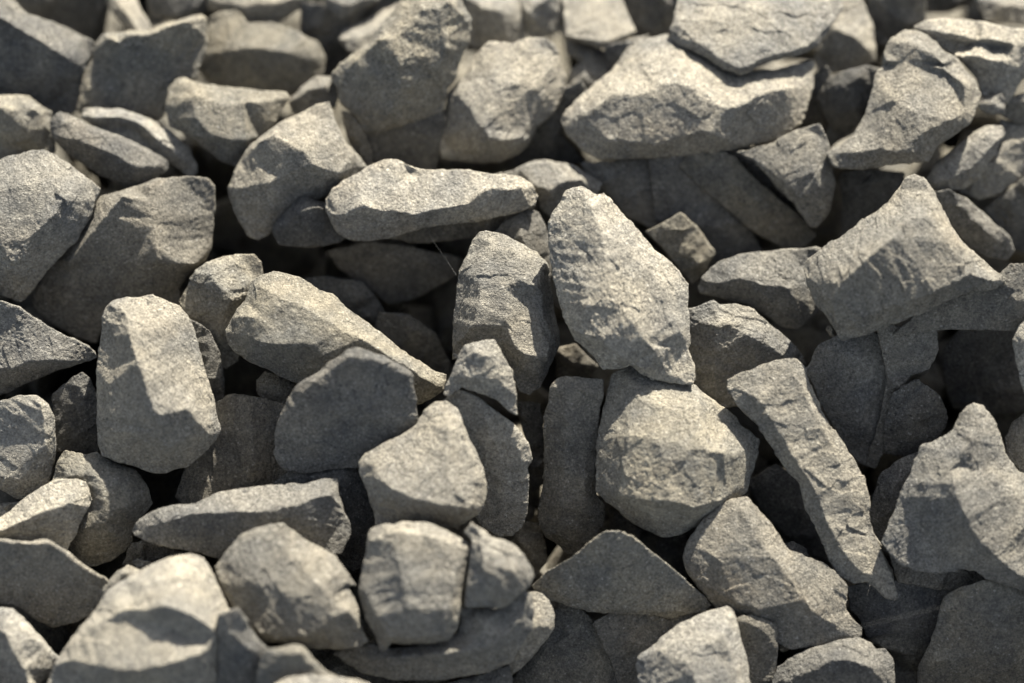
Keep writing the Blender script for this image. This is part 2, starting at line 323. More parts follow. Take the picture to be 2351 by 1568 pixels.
 ['345,975,6 325,1050,26 335,1150,44 400,1250,54 350,1340,58 250,1430,60 180,1520,58 120,1640,54 140,1780,24','-140,1450,50 -60,1460,56 30,1570,58 70,1640,58 120,1640,54','0,1200,44 150,1150,46']),
('rubble_stone','F','olive',-40,(0,.12),100,'stone','stone with a sunlit right top and dark left face behind the tall left pillar stone',
 '410,692 430,655 450,620 475,603 500,594 540,584 585,582 600,600 604,630 590,660 570,700 560,740 548,830 520,848 490,832 470,775 440,735 418,710',
 ['416,690,6 450,628,20 480,626,34 495,645,44 515,672,50 532,688,46 548,704,24','515,672,50 510,760,34']),
('rubble_stone','F','olive',-60,(0,.0),80,'stone','small shaded stone in the gap under the left end of the long ridged block',
 '588,872 610,852 640,858 680,885 672,915 645,928 600,917 587,897',['600,885,18 640,885,26']),
('rubble_stone','F','slate',-30,(0,0.38),110,'stone','smooth dark stone at the left edge whose point reaches toward the tall left pillar stone',
 '-50,680 0,690 45,706 75,728 120,754 165,776 205,795 225,820 205,828 160,842 110,860 55,882 18,901 -50,915',
 ['-50,850,40 25,846,44 75,828,44 110,826,40 165,830,24 215,822,4']),
('rubble_stone','F','slate',-80,(0,.2),80,'stone','dim bluish stone in shade between the left edge and the tall pillar-like stone',
 '120,905 150,880 188,853 208,870 224,905 232,960 230,1035 185,1048 130,1035 122,960',[]),
('rubble_stone','F','light',0,(-.05,.3),110,'stone','mottled blue-grey stone at the left edge below the smooth pointed stone',
 '-50,925 0,920 45,906 85,908 112,928 124,955 128,1030 126,1060 112,1105 80,1138 45,1146 0,1125 -50,1120',['-20,1090,30 40,1100,36 100,1080,20','95,930,26 105,1020,30']),
('rubble_stone','F','slate',-70,(0,.25),80,'stone','dark stone behind the right flank of the tall left pillar stone',
 '430,730 480,755 505,815 516,870 515,950 508,1000 470,990 450,860',[]),
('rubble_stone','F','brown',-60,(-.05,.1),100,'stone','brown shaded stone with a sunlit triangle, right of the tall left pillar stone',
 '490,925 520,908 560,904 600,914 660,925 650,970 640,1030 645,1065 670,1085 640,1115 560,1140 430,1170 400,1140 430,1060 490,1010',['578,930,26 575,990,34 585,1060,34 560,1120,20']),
('rubble_stone','C1','olive',-30,(0,.05),120,'stone','two-toned stone under the foot of the tall left pillar stone, sunlit on its left shoulder',
 '325,310 345,210 370,150 410,108 470,120 540,135 610,118 650,150 740,190 850,230 900,290 940,370 960,440 930,485 880,540 825,600 835,680 785,745 700,805 600,838 530,840 440,760 400,650 380,500',
 ['340,280,8 430,270,34 560,240,44 640,300,52 740,300,54 800,330,50 870,420,36 945,430,4','870,420,36 760,475,50 650,560,54 560,590,48 470,620,30','640,300,52 650,420,58 650,560,54']),
('rubble_stone','F','light',-60,(0,-.1),60,'stone chip','sliver of blue shaded stone at the left edge behind the small bright-topped stone',
 '-40,1165 10,1155 50,1148 60,1170 20,1200 -40,1200',[]),
('rubble_stone','C1','tan',30,(0,.05),110,'stone','small stone with a bright rough top at the left edge, leaning on the two-toned stone',
 '-120,540 0,530 60,490 120,430 230,360 300,320 330,298 400,285 480,282 540,308 562,370 580,420 562,460 522,530 490,620 440,690 420,735 370,730 200,720 0,700 -120,690',
 ['-120,610,38 0,612,40 80,580,40 180,540,42 280,490,42 380,462,40 450,440,36 510,460,30 565,425,6']),
('rubble_stone','C1','brown',-60,(0,.3),80,'stone','unlit brown stone deep under the long blade-shaped stone, lower left',
 '820,690 900,670 1050,720 1250,770 1290,820 1200,850 1000,820 850,850 760,830',[]),
('rubble_stone','C1','brown',60,(0,0.42),120,'stone','dark mottled stone at the left edge with a thin bright rim along its curved top',
 '-120,655 0,660 80,672 200,678 290,664 350,695 430,745 490,798 560,850 620,890 690,932 650,1000 620,1070 560,1150 480,1190 330,1220 230,1180 120,1100 0,1065 -120,1070',
 ['-120,672,16 0,676,18 200,694,20 290,682,18 350,712,18 480,815,18 560,868,16 650,920,8','-120,1040,6 0,1050,8 200,1045,10 320,1000,14 500,968,12 640,950,8']),
('rubble_stone','C1','light',50,(0,.15),110,'stone','grey stone with a lit left face in the bottom left corner',
 '-120,1100 0,1092 80,1100 140,1150 200,1220 280,1300 340,1380 385,1420 345,1450 330,1510 265,1568 240,1700 -120,1700',['40,1110,20 30,1250,46 80,1370,54 160,1480,54 200,1650,50','40,1110,20 200,1280,40 340,1400,14']),
('rubble_stone','C1','tan',60,(0,.0),70,'stone chip','tan chip with a lit upper edge leaning behind the big bottom left boulder',
 '625,1040 635,990 690,915 740,865 805,825 850,850 900,870 900,960 800,1010 700,1060',['640,1020,8 700,960,22 780,880,26 850,880,20']),
('rubble_stone','F','light',-10,(0,.1),40,'stone chip','tiny blue-grey pebble resting on the rim of the big bottom left boulder',
 '302,1292 310,1284 322,1283 340,1290 356,1294 345,1305 320,1310',['312,1294,8 330,1296,10']),
('rubble_stone','C1','tan',150,(0,.0),170,'stone','big pale boulder with a shadowed hollow in its face, bottom left',
 '250,1700 330,1500 350,1430 390,1370 450,1280 520,1200 600,1110 630,1065 670,990 720,950 800,900 880,860 960,818 1060,775 1160,757 1230,760 1280,780 1310,830 1340,900 1380,980 1420,1060 1450,1120 1470,1180 1455,1260 1450,1330 1430,1400 1410,1500 1400,1700',
 ['345,1450,16 450,1425,44 560,1450,60 700,1480,70 850,1490,74 1000,1462,74 1150,1420,70 1270,1370,60 1380,1345,40 1445,1320,6','430,1330,26 600,1200,50 780,1105,62 900,1110,72 1040,1080,80 1200,1140,74 1330,1230,60 1380,1345,40','850,1180,60 1000,1200,57 1120,1270,52 1240,1290,47','900,950,52 1100,900,52 1250,950,40']),
('rubble_stone','F','slate',-40,(0,.4),90,'stone','unlit stone in the gap between the two big pale stones at the bottom left',
 '500,1410 545,1395 590,1460 615,1490 600,1620 500,1620',[]),
# ---- centre
('rubble_stone','F','brown',-120,(0,.4),70,'stone chip','dim brown stone glimpsed in the narrow gap below the tall rough upright block',
 '1275,800 1320,788 1375,840 1340,875 1275,865',[]),
('rubble_stone','F','slate',-70,(-.2,.1),90,'stone','narrow shaded stone with a strip of sun standing behind the tall rough upright block',
 '1125,545 1150,515 1182,488 1205,480 1235,488 1252,518 1264,565 1266,640 1225,600 1180,570',['1186,495,20 1195,540,32 1215,590,24']),
('rubble_stone','F','slate',-90,(0.02,0.36),80,'stone','dark narrow stone in the slot left of the upright brown column stone',
 '1180,920 1240,925 1250,1000 1250,1110 1222,1130 1212,1020',[]),
('rubble_stone','F','brown',-100,(0,.3),80,'stone','dim brown stone low in the slot under the upright brown column stone',
 '1175,1240 1205,1195 1245,1205 1255,1290 1230,1330 1205,1290',[]),
('rubble_stone','F','brown',-110,(0,.4),70,'stone chip','dim brown stone in the dark pocket under the big brownish boulder right of centre',
 '1395,1165 1440,1185 1478,1215 1466,1245 1400,1225',[]),
('rubble_stone','F','slate',-120,(0,.4),70,'stone','unlit bluish stone in the black pocket right of the fan-shaped slab',
 '1505,1245 1570,1225 1600,1260 1580,1310 1560,1350 1515,1305',[]),
('rubble_stone','F','slate',-110,(0,.4),80,'stone','unlit stone in the dark hollow left of the long bent slab',
 '1715,1100 1780,1065 1840,1100 1865,1170 1895,1240 1915,1295 1850,1275 1780,1210 1735,1155',[]),
('rubble_stone','F','light',-70,(0,.1),110,'stone','grey stone with dull blue top and brown base, left of the notched wedge',
 '1600,658 1620,625 1650,600 1700,582 1760,575 1830,570 1885,568 1895,590 1860,630 1870,660 1885,705 1862,735 1830,758 1790,750 1750,722 1700,695 1640,682 1605,672',
 ['1606,662,8 1650,650,26 1700,640,38 1760,655,44 1810,662,40 1860,655,14']),
('rubble_stone','F','light',-70,(-.05,.15),110,'stone','grey stone in half shade behind the lower right edge of the upright leaf-shaped slab',
 '1575,710 1610,700 1638,688 1652,700 1690,697 1730,710 1762,740 1800,770 1832,800 1850,835 1800,850 1750,860 1715,880 1700,930 1660,935 1615,910 1590,880 1580,800',['1600,735,20 1640,715,26 1660,740,34 1740,780,40 1800,820,24','1640,750,34 1640,860,24']),
('rubble_stone','A2','light',20,(0,.0),130,'stone','tall rough grey block standing upright in the centre, left of the leaf-shaped slab',
 '1395,1500 1440,1455 1480,1448 1560,1460 1620,1480 1690,1520 1800,1578 1868,1655 1890,1790 1915,1965 1942,2100 1945,2160 1905,2240 1870,2330 1820,2430 1750,2480 1690,2460 1640,2370 1570,2250 1400,2200 1270,2260 1275,2200 1270,2110 1280,1960 1294,1800 1310,1690 1360,1600 1375,1550',
 ['1300,1740,10 1370,1720,30 1440,1730,46 1440,1900,56 1400,2040,56 1300,2150,20','1440,1490,16 1560,1560,34 1700,1600,40 1850,1660,20','1660,2180,62 1760,2230,60 1860,2240,50 1880,2180,44 1930,2120,14','1600,1800,58 1700,1760,60 1800,1790,58 1830,1850,46','1700,1860,50 1740,1950,48 1830,1960,44','1600,1800,58 1600,2000,64 1660,2180,62']),
('rubble_stone','A2','olive',30,(0,.0),140,'stone','long ridged block sloping down right, bright top face half in shadow, left of centre',
 '-158,2070 -120,2005 -80,1935 -35,1880 -15,1820 5,1765 70,1725 150,1698 210,1710 320,1740 430,1815 520,1838 600,1920 760,2040 920,2170 1090,2280 1180,2335 1235,2350 1215,2450 1140,2500 1060,2540 900,2560 700,2520 500,2500 340,2410 280,2400 200,2370 100,2310 0,2270 -90,2210 -140,2150',
 ['-10,1820,12 60,1800,30 120,1830,46 200,1870,54 320,1920,58 450,1995,60 600,2080,60 700,2125,60 850,2220,58 1000,2310,50 1100,2380,40 1200,2430,14','-90,1990,26 20,1990,50 120,1960,54 200,1870,54','-140,2080,14 90,2150,64 160,2160,68 250,2200,60 320,2330,30','120,1960,54 90,2150,64','160,2160,68 400,2160,68 450,2230,60']),
('rubble_stone','F','slate',-20,(-.02,.2),100,'stone','dark thin-rimmed stone standing behind the blade-shaped stone, lower left of centre',
 '600,1130 636,1100 676,1075 720,1053 764,1038 796,1029 808,1060 823,1082 850,1140 866,1200 855,1240 835,1300 812,1312 780,1300 700,1260 640,1190',['780,1045,20 790,1100,34 800,1200,30','700,1090,26 790,1100,34']),
('flat_stone','F','slate',40,(0,0.4),70,'flat stone','dark speckled rounded slab with a thin pale broken rim, centre left',
 '627,1040 633,981 647,941 662,912 680,886 700,872 738,848 757,831 783,817 796,805 819,796 849,806 885,817 904,828 933,842 947,853 949,883 959,919 959,963 950,992 920,1025 870,1060 820,1075 760,1080 700,1088 660,1084 638,1066',
 ['640,1020,14 660,950,20 700,895,22 740,862,20 800,818,20 850,822,20 900,842,22 938,862,20 940,900,20 948,950,16','700,1000,26 800,930,30 880,960,28']),
('flat_stone','F','tan',40,(0.02,0.3),50,'flat stone','thin upright slab with a chipped right edge behind the pale three-sided stone',
 '1015,920 1052,893 1075,900 1100,912 1130,935 1165,960 1195,988 1215,1020 1223,1055 1212,1072 1216,1110 1210,1180 1200,1212 1175,1233 1140,1232 1100,1205 1085,1180 1100,1120 1085,1050 1060,970 1035,940',['1110,950,16 1150,1050,22 1160,1180,16','1185,1000,20 1200,1060,18']),
('rubble_stone','F','light',130,(0,.15),60,'stone chip','small chip with a broken tip leaning on the foot of the tall upright block',
 '1018,905 1026,880 1036,858 1042,840 1052,815 1066,790 1100,783 1136,780 1156,815 1176,850 1185,900 1189,955 1170,945 1142,918 1100,903 1060,890 1030,912',['1050,830,12 1090,810,26 1130,820,26 1160,890,20','1070,865,24 1130,870,28']),
('flat_stone','F','brown',-10,(.02,.32),90,'flat stone','upright brown column stone with a broken lower end, right of the thin chipped slab',
 '1258,930 1262,890 1276,868 1300,862 1340,867 1386,868 1384,910 1376,960 1371,1030 1369,1100 1370,1135 1390,1158 1387,1195 1372,1230 1360,1257 1322,1282 1300,1272 1285,1255 1252,1232 1236,1200 1235,1170 1246,1100 1249,1020 1246,960',
 ['1275,890,18 1340,895,26 1370,900,14','1238,1195,12 1270,1225,26 1290,1228,30 1310,1262,16','1340,1100,34 1350,1180,30 1335,1240,20','1300,1000,34 1290,1150,38']),
('rubble_stone','F','olive',30,(0,-.04),170,'stone','big brownish boulder with bluish shaded top, right under the leaf-shaped slab',
 '1380,960 1392,908 1404,860 1440,840 1500,850 1570,870 1600,884 1624,908 1660,934 1690,956 1700,975 1722,986 1746,1010 1740,1050 1726,1090 1715,1130 1690,1152 1640,1192 1600,1210 1560,1228 1520,1234 1480,1217 1440,1192 1420,1172 1390,1152 1367,1126 1367,1060 1370,1010',
 ['1372,1005,10 1400,985,30 1440,950,46 1470,918,50 1520,935,58 1560,950,66 1600,930,50 1610,910,30','1440,950,46 1445,1000,66','1372,1010,14 1445,1000,66 1510,1010,78 1580,1030,80 1660,1040,68 1735,1040,14','1371,1120,10 1420,1135,50 1480,1148,68 1540,1152,74 1590,1165,66 1650,1150,50 1715,1110,14','1510,1010,80 1540,1152,74']),
('flat_stone','F','tan',60,(0,-.05),90,'flat stone','upright leaf-shaped slab with a central ridge, pale and grainy, in the middle of the picture',
 '1257,520 1265,492 1288,460 1296,438 1312,430 1332,427 1350,434 1370,447 1386,441 1400,455 1430,488 1460,520 1485,550 1500,570 1530,593 1560,623 1581,650 1584,680 1579,705 1585,740 1587,785 1578,800 1595,838 1598,870 1590,884 1540,881 1500,873 1470,858 1444,838 1425,846 1385,849 1360,815 1320,782 1300,740 1285,690 1270,640 1260,590',
 ['1340,440,22 1358,480,40 1375,520,50 1386,560,56 1385,620,64 1400,660,60','1320,760,34 1345,768,46 1380,782,50 1400,800,46 1440,826,34 1490,852,24 1560,868,14','1385,620,64 1350,700,58 1320,760,34','1400,660,60 1450,740,58 1500,800,46','1430,560,44 1520,660,40 1560,760,34','1500,792,40 1492,840,32']),
('rubble_stone','F','light',-50,(0,0.22),100,'stone','tapering grey stone in shade under the big wedge with a notched peak',
 '1850,850 1878,790 1925,765 2000,758 2050,780 2058,850 2042,920 2022,1000 1992,1075 1955,1050 1895,950',['1900,800,20 1960,820,34 2040,860,16','1960,820,34 1980,980,30']),
('rubble_stone','F','brown',-90,(0,.35),80,'stone','brown rounded stone in deep shade behind the tapering grey stone on the right',
 '2010,740 2150,755 2155,800 2135,848 2090,865 2062,930 2050,990 2010,1080 1985,1070 2020,960 2035,860',[]),
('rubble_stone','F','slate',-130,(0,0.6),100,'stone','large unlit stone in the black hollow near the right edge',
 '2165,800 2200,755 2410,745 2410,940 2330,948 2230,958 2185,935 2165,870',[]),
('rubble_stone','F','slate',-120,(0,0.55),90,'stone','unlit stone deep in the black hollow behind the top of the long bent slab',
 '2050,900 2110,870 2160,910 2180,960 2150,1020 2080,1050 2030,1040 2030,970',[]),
('rubble_stone','F','slate',-60,(0,.4),80,'stone','smooth grey stone with a paler lower corner, behind the right slope of the notched wedge',
 '2140,440 2180,433 2220,455 2272,500 2320,545 2330,575 2312,598 2270,592 2225,570 2185,520',['2200,470,16 2260,530,26 2310,570,10']),
('rubble_stone','F','brown',-40,(0,0.25),90,'stone','brown shaded stone running to the right edge under the big wedge with a notched peak',
 '2050,768 2110,715 2200,680 2270,650 2320,605 2410,598 2410,745 2335,762 2250,758 2180,757',['2300,640,20 2330,690,26 2330,745,10']),
('rubble_stone','A4','tan',40,(0,.0),150,'stone','big wedge with a notched peak and grey front face, on the right',
 '335,1700 345,1640 490,1530 650,1420 760,1340 870,1270 930,1190 980,1110 1030,1090 1090,1110 1140,1180 1200,1280 1260,1420 1330,1510 1420,1600 1550,1710 1610,1750 1540,1810 1420,1820 1300,1860 1100,1960 890,2030 720,2100 580,2135 540,2080 480,1990 400,1880 350,1770',
 ['350,1690,10 470,1850,40 520,1900,50 560,1780,62 680,1670,76 800,1570,80 900,1490,76 980,1400,66 1040,1360,56 1120,1370,52 1200,1470,52 1300,1600,50 1390,1720,40','545,2080,10 700,2000,40 830,1940,46 900,1910,48 1050,1870,50 1200,1810,50 1390,1720,44','520,1900,50 545,2080,16','1100,1150,20 1200,1350,36 1310,1520,36 1400,1700,34','1390,1720,40 1520,1760,24 1600,1750,6']),
('rubble_stone','B4','tan',-40,(0,.1),60,'stone chip','tiny orange-lit chip under the left corner of the big wedge with a notched peak',
 '470,650 490,630 520,640 545,680 540,710 500,700',[]),
# ---- right lower
('rubble_stone','F','tan',0,(0,0),90,'stone','tan stone on the right edge behind the jagged peaked stone',
 '2305,1010 2325,970 2360,940 2410,930 2410,1100 2350,1090 2314,1050',['2320,1010,16 2360,990,26 2400,990,20']),
('rubble_stone','F','light',30,(0,.1),90,'stone','narrow slice of a pale-topped, dark-sided stone cut by the right edge',
 '2324,780 2340,745 2365,720 2410,710 2410,980 2365,940 2345,870 2330,820',['2330,795,10 2360,790,30 2400,780,30']),
('rubble_stone','F','slate',-50,(.1,.0),80,'stone','dark blue-grey stone tucked between the long bent slab and the jagged peaked stone',
 '1994,1180 2005,1130 2022,1088 2060,1056 2118,1032 2120,1090 2090,1160 2060,1230 2035,1270 2010,1250',['2020,1150,20 2060,1110,30 2100,1070,24','2010,1200,14 2060,1160,26']),
('rubble_stone','F','slate',-70,(0,.35),90,'stone','dark stone in shade below the pointed foot of the long bent slab',
 '1945,1345 2050,1330 2120,1335 2195,1350 2175,1400 2160,1450 2135,1482 2075,1507 2040,1492 1990,1462 1978,1430 1950,1395',['1990,1400,20 2080,1420,30 2140,1400,20']),
('rubble_stone','F','brown',-10,(0,.45),70,'stone','dark brown under-stone showing as a strip below the jagged peaked stone',
 '2040,1270 2100,1290 2200,1300 2270,1310 2240,1345 2185,1358 2120,1347 2062,1335',[]),  # separate body added as the dark underside of the peaked stone
('rubble_stone','F','olive',-10,(0,0.44),120,'stone','broad flat-faced brownish stone in the bottom right corner',
 '2165,1372 2200,1350 2260,1330 2310,1335 2410,1360 2410,1660 2095,1660 2103,1590 2108,1530 2132,1482 2150,1440 2158,1400',['2180,1400,20 2300,1400,34','2150,1520,30 2300,1500,40']),
('rubble_stone','F','light',50,(0,.05),150,'stone','big jagged peaked stone at the right edge, dull left facet and sparkling lit right facet',
 '2022,1245 2060,1150 2092,1080 2112,1022 2145,1012 2188,985 2203,950 2220,932 2237,924 2258,930 2280,960 2298,1000 2308,1040 2340,1083 2410,1110 2410,1380 2350,1356 2330,1350 2265,1330 2240,1310 2205,1308 2150,1318 2100,1310 2060,1292 2040,1270',
 ['2120,1026,12 2165,1040,28 2200,1060,40 2230,1010,40 2250,950,20','2165,1040,28 2190,1110,52 2215,1180,58 2235,1230,46 2300,1290,40 2370,1340,28','2030,1250,8 2120,1230,14 2235,1230,46','2200,1060,32 2300,1120,34 2400,1180,26']),
('rubble_stone','F','slate',-10,(0,.0),50,'stone chip','small blue chip behind the crest of the broad brown slab, lower right',
 '1795,1250 1820,1243 1850,1260 1862,1285 1850,1300 1815,1290',[]),
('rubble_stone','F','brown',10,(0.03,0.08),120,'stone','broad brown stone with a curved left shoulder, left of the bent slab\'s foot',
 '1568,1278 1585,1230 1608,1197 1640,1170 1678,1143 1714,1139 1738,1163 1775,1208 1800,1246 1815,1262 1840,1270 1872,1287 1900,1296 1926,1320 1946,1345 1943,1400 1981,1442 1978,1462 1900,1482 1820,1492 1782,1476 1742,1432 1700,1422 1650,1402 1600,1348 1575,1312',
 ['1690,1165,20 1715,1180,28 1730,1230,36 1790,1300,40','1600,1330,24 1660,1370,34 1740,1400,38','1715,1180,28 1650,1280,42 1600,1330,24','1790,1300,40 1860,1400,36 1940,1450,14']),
('flat_stone','B4','tan',70,(-.03,.02),60,'flat stone','long bent slab with a grainy lit face and pointed foot, right of centre',
 '-148,966 -90,938 50,880 150,845 215,832 285,828 310,850 350,895 390,1015 460,1180 570,1345 665,1480 725,1590 755,1725 757,1860 790,1965 850,2090 890,2190 925,2300 930,2340 905,2355 850,2340 775,2265 735,2245 650,2260 545,2200 500,2120 430,1940 350,1790 310,1625 212,1520 100,1350 35,1240 -60,1160 -140,1050',
 ['230,845,14 270,930,24 330,1010,26 400,1170,28 480,1320,28 560,1480,28 600,1600,28 650,1750,22 740,1900,10','-130,990,10 50,1080,26 150,1250,30 250,1420,32 400,1650,34 500,1900,32 620,2100,28 800,2250,14']),
('rubble_stone','F','olive',-40,(0,0.16),110,'stone','smooth grey-brown stone in shade on the bottom edge below the fan-shaped slab',
 '1170,1570 1230,1480 1270,1420 1282,1380 1335,1395 1370,1430 1405,1520 1450,1640 1160,1640',[]),
('rubble_stone','F','brown',-60,(0,0.22),90,'stone','dark stone with a straight left edge beneath the fan-shaped slab on the bottom edge',
 '1358,1432 1400,1405 1480,1398 1560,1405 1640,1400 1600,1450 1540,1500 1490,1640 1440,1640 1405,1525 1372,1455',[]),
('flat_stone','F','olive',-20,(0,0.46),60,'flat stone','smooth fan-shaped grey slab in even shade, low centre right',
 '1220,1345 1250,1315 1290,1290 1330,1265 1368,1232 1390,1219 1420,1217 1452,1228 1490,1262 1540,1300 1580,1335 1620,1370 1635,1390 1622,1402 1580,1412 1540,1423 1505,1412 1470,1410 1430,1409 1350,1405 1290,1387 1240,1370',
 ['1240,1350,10 1300,1370,16 1360,1390,16 1430,1395,16 1540,1405,16 1610,1392,10','1400,1250,14 1430,1320,18']),
('rubble_stone','F','brown',-30,(0,.2),90,'stone','narrow grey stone at the bottom edge right of the bright three-sided stone',
 '1685,1418 1725,1408 1782,1434 1787,1480 1782,1540 1775,1640 1715,1640 1705,1510',['1700,1425,14 1740,1440,22 1770,1470,16']),
('rubble_stone','F','light',110,(0,.0),130,'stone','bright three-sided stone with a sharp top corner on the bottom edge, right of centre',
 '1458,1528 1466,1506 1498,1487 1516,1464 1560,1430 1620,1405 1670,1389 1684,1400 1698,1450 1715,1510 1730,1640 1480,1640 1464,1560',
 ['1514,1470,14 1560,1482,34 1592,1500,46 1585,1530,50 1600,1570,56 1620,1630,50','1592,1500,46 1660,1460,44 1676,1400,10','1660,1460,44 1690,1540,40 1700,1620,40','1500,1495,22 1530,1500,32 1585,1530,50']),
('rubble_stone','F','slate',20,(0,.05),110,'stone','blue-grey stone with brown front on the bottom edge, below the dark stone at lower right',
 '1772,1565 1785,1530 1830,1500 1870,1485 1920,1470 1970,1462 2000,1476 2012,1490 2032,1488 2050,1512 2056,1560 2050,1640 1772,1640',
 ['1776,1572,14 1860,1542,34 1910,1515,44 1960,1518,48 2000,1532,44 2050,1530,12']),
# ---- lower centre
('rubble_stone','F','tan',60,(0,.1),110,'stone','mottled sunlit stone end poking out right of the big blue-grey shaded slab',
 '1140,1400 1180,1375 1222,1358 1245,1362 1262,1378 1276,1410 1273,1440 1255,1468 1235,1492 1210,1520 1172,1555 1120,1550',['1185,1385,20 1210,1430,40 1190,1500,34','1210,1430,40 1250,1440,24']),
('rubble_stone','F','slate',0,(0,.3),80,'stone','dark stone on the bottom edge under the big blue-grey shaded slab',
 '990,1575 1080,1555 1170,1528 1195,1640 980,1640',[]),
('rubble_stone','F','light',90,(0,0.3),110,'stone','big blue-grey shaded slab with one bright spot, under the pale squarish stone at the bottom',
 '760,1500 850,1478 900,1490 1000,1475 1050,1455 1062,1395 1148,1398 1200,1355 1222,1362 1228,1400 1222,1445 1200,1480 1176,1520 1120,1545 1000,1562 900,1562 830,1545',
 ['800,1510,14 900,1510,30 1010,1500,44 1080,1492,48 1130,1480,46 1190,1430,34 1215,1370,14','1080,1492,48 1110,1430,44']),
('rubble_stone','F','olive',120,(0,.2),80,'stone','dull olive stone with a wavy crest on the bottom edge, left of centre',
 '585,1570 598,1508 612,1490 640,1486 680,1478 700,1490 720,1512 755,1545 795,1565 800,1650 575,1650',['605,1500,12 650,1500,20 690,1498,20 740,1550,16']),
('rubble_stone','F','tan',200,(0,-.5),70,'stone','sunlit top of a stone just poking in at the bottom edge, left of centre',
 '625,1572 660,1554 700,1550 770,1553 830,1562 870,1580 870,1660 620,1660',['650,1580,16 750,1580,24 840,1590,16']),
('rubble_stone','F','slate',60,(0,.05),110,'stone','long blade-shaped stone pointing left, bright strips on its top edge, lower left of centre',
 '300,1217 318,1192 360,1168 410,1158 450,1157 500,1130 540,1122 620,1112 700,1110 735,1100 775,1098 778,1128 790,1170 805,1200 806,1228 786,1272 750,1275 700,1275 620,1290 520,1290 465,1270 400,1260 340,1245 308,1230',
 ['303,1220,4 345,1207,18 400,1192,30 445,1178,38 490,1178,42 560,1174,44 620,1176,46 635,1160,44 680,1162,44 725,1142,40 760,1138,34 778,1145,14']),
('rubble_stone','B1','tan',60,(0,.0),170,'stone','tall pillar-like stone, sunlit right face and mottled grey left face, standing left of centre',
 '638,570 660,520 700,475 790,450 870,450 960,433 1000,450 1060,480 1120,500 1170,560 1210,640 1240,730 1270,850 1310,980 1350,1120 1370,1230 1388,1290 1350,1360 1260,1450 1180,1520 1100,1530 1040,1557 960,1557 890,1532 800,1500 720,1480 640,1450 613,1380 608,1200 606,1000 610,850 628,720',
 ['690,500,20 740,520,34 790,560,54 800,640,66 820,720,74 860,850,84 900,950,88 930,1060,90 970,1170,92 1010,1190,92 1100,1165,84 1180,1150,78 1240,1240,66 1320,1320,30','1000,1190,92 985,1330,72 980,1500,22','1180,1150,78 1250,1240,60 1150,1350,62 1060,1400,60','650,620,20 720,600,34 800,640,66','1000,650,50 1150,900,44 1280,1150,36','680,1000,44 700,1300,44']),
('rubble_stone','F','tan',130,(0,.0),130,'stone','pale stone with a chipped right edge and smooth lit face, lower left of centre',
 '494,1302 508,1280 540,1238 580,1213 620,1202 650,1202 665,1212 700,1238 730,1252 770,1275 795,1308 815,1335 823,1347 800,1346 812,1372 826,1400 832,1440 848,1472 830,1486 780,1491 720,1491 660,1481 610,1476 575,1452 560,1420 530,1390 505,1345',
 ['560,1430,14 600,1452,34 650,1472,30 690,1462,42 740,1440,48 780,1410,50 800,1402,44 830,1450,10','620,1230,20 680,1290,44 740,1350,54 780,1410,50','620,1340,44 680,1370,52 740,1390,54','730,1275,34 770,1320,40 795,1340,24']),
('rubble_stone','C3','light',110,(0,.0),70,'stone','small bluish stone with a sunlit right face beside the pale squarish stone, low centre',
 '-180,560 -110,600 -60,650 0,668 90,700 155,770 205,850 215,905 190,960 130,1010 60,1070 0,1105 -100,1095 -225,1095 -215,980 -190,820 -175,680 -230,620',['60,705,24 30,850,44 0,1000,34','-120,700,28 -100,900,34']),
('rubble_stone','C2','tan',130,(0,.02),110,'stone','pale squarish stone with a shadow across its right half, below the three-sided pale stone',
 '738,640 760,600 850,568 900,575 960,552 1100,556 1200,595 1300,645 1380,688 1395,735 1362,800 1350,900 1330,1000 1320,1130 1300,1235 1250,1302 1100,1322 950,1322 895,1312 842,1375 808,1340 790,1270 722,1165 700,1060 678,980 698,850 728,720',
 ['760,680,22 900,620,40 1100,640,46 1350,720,22','720,980,20 800,1150,40 880,1280,34 1000,1290,36 1200,1270,32','1260,1100,40 1290,900,38 1350,740,22','900,620,40 950,900,54 1000,1100,54']),
('rubble_stone','F','tan',110,(0,.02),140,'stone','three-sided pale stone with a peaked top and dark front, resting on the squarish stone',
 '822,1062 838,1040 870,1024 920,1000 955,975 975,942 1000,922 1025,920 1050,938 1065,970 1085,1020 1110,1073 1119,1112 1113,1150 1100,1180 1060,1206 1045,1214 1000,1204 930,1208 862,1212 856,1170 836,1112 824,1085',
 ['826,1090,10 870,1102,38 905,1125,54 960,1148,64 1010,1160,64 1040,1162,60 1070,1168,42 1110,1150,10','860,1040,14 870,1102,38','1015,930,12 1030,985,40 1025,1060,52 1035,1110,56 1040,1162,60','1050,985,30 1062,1060,34 1070,1120,40','1075,1020,26 1098,1090,30 1085,1150,34']),
]
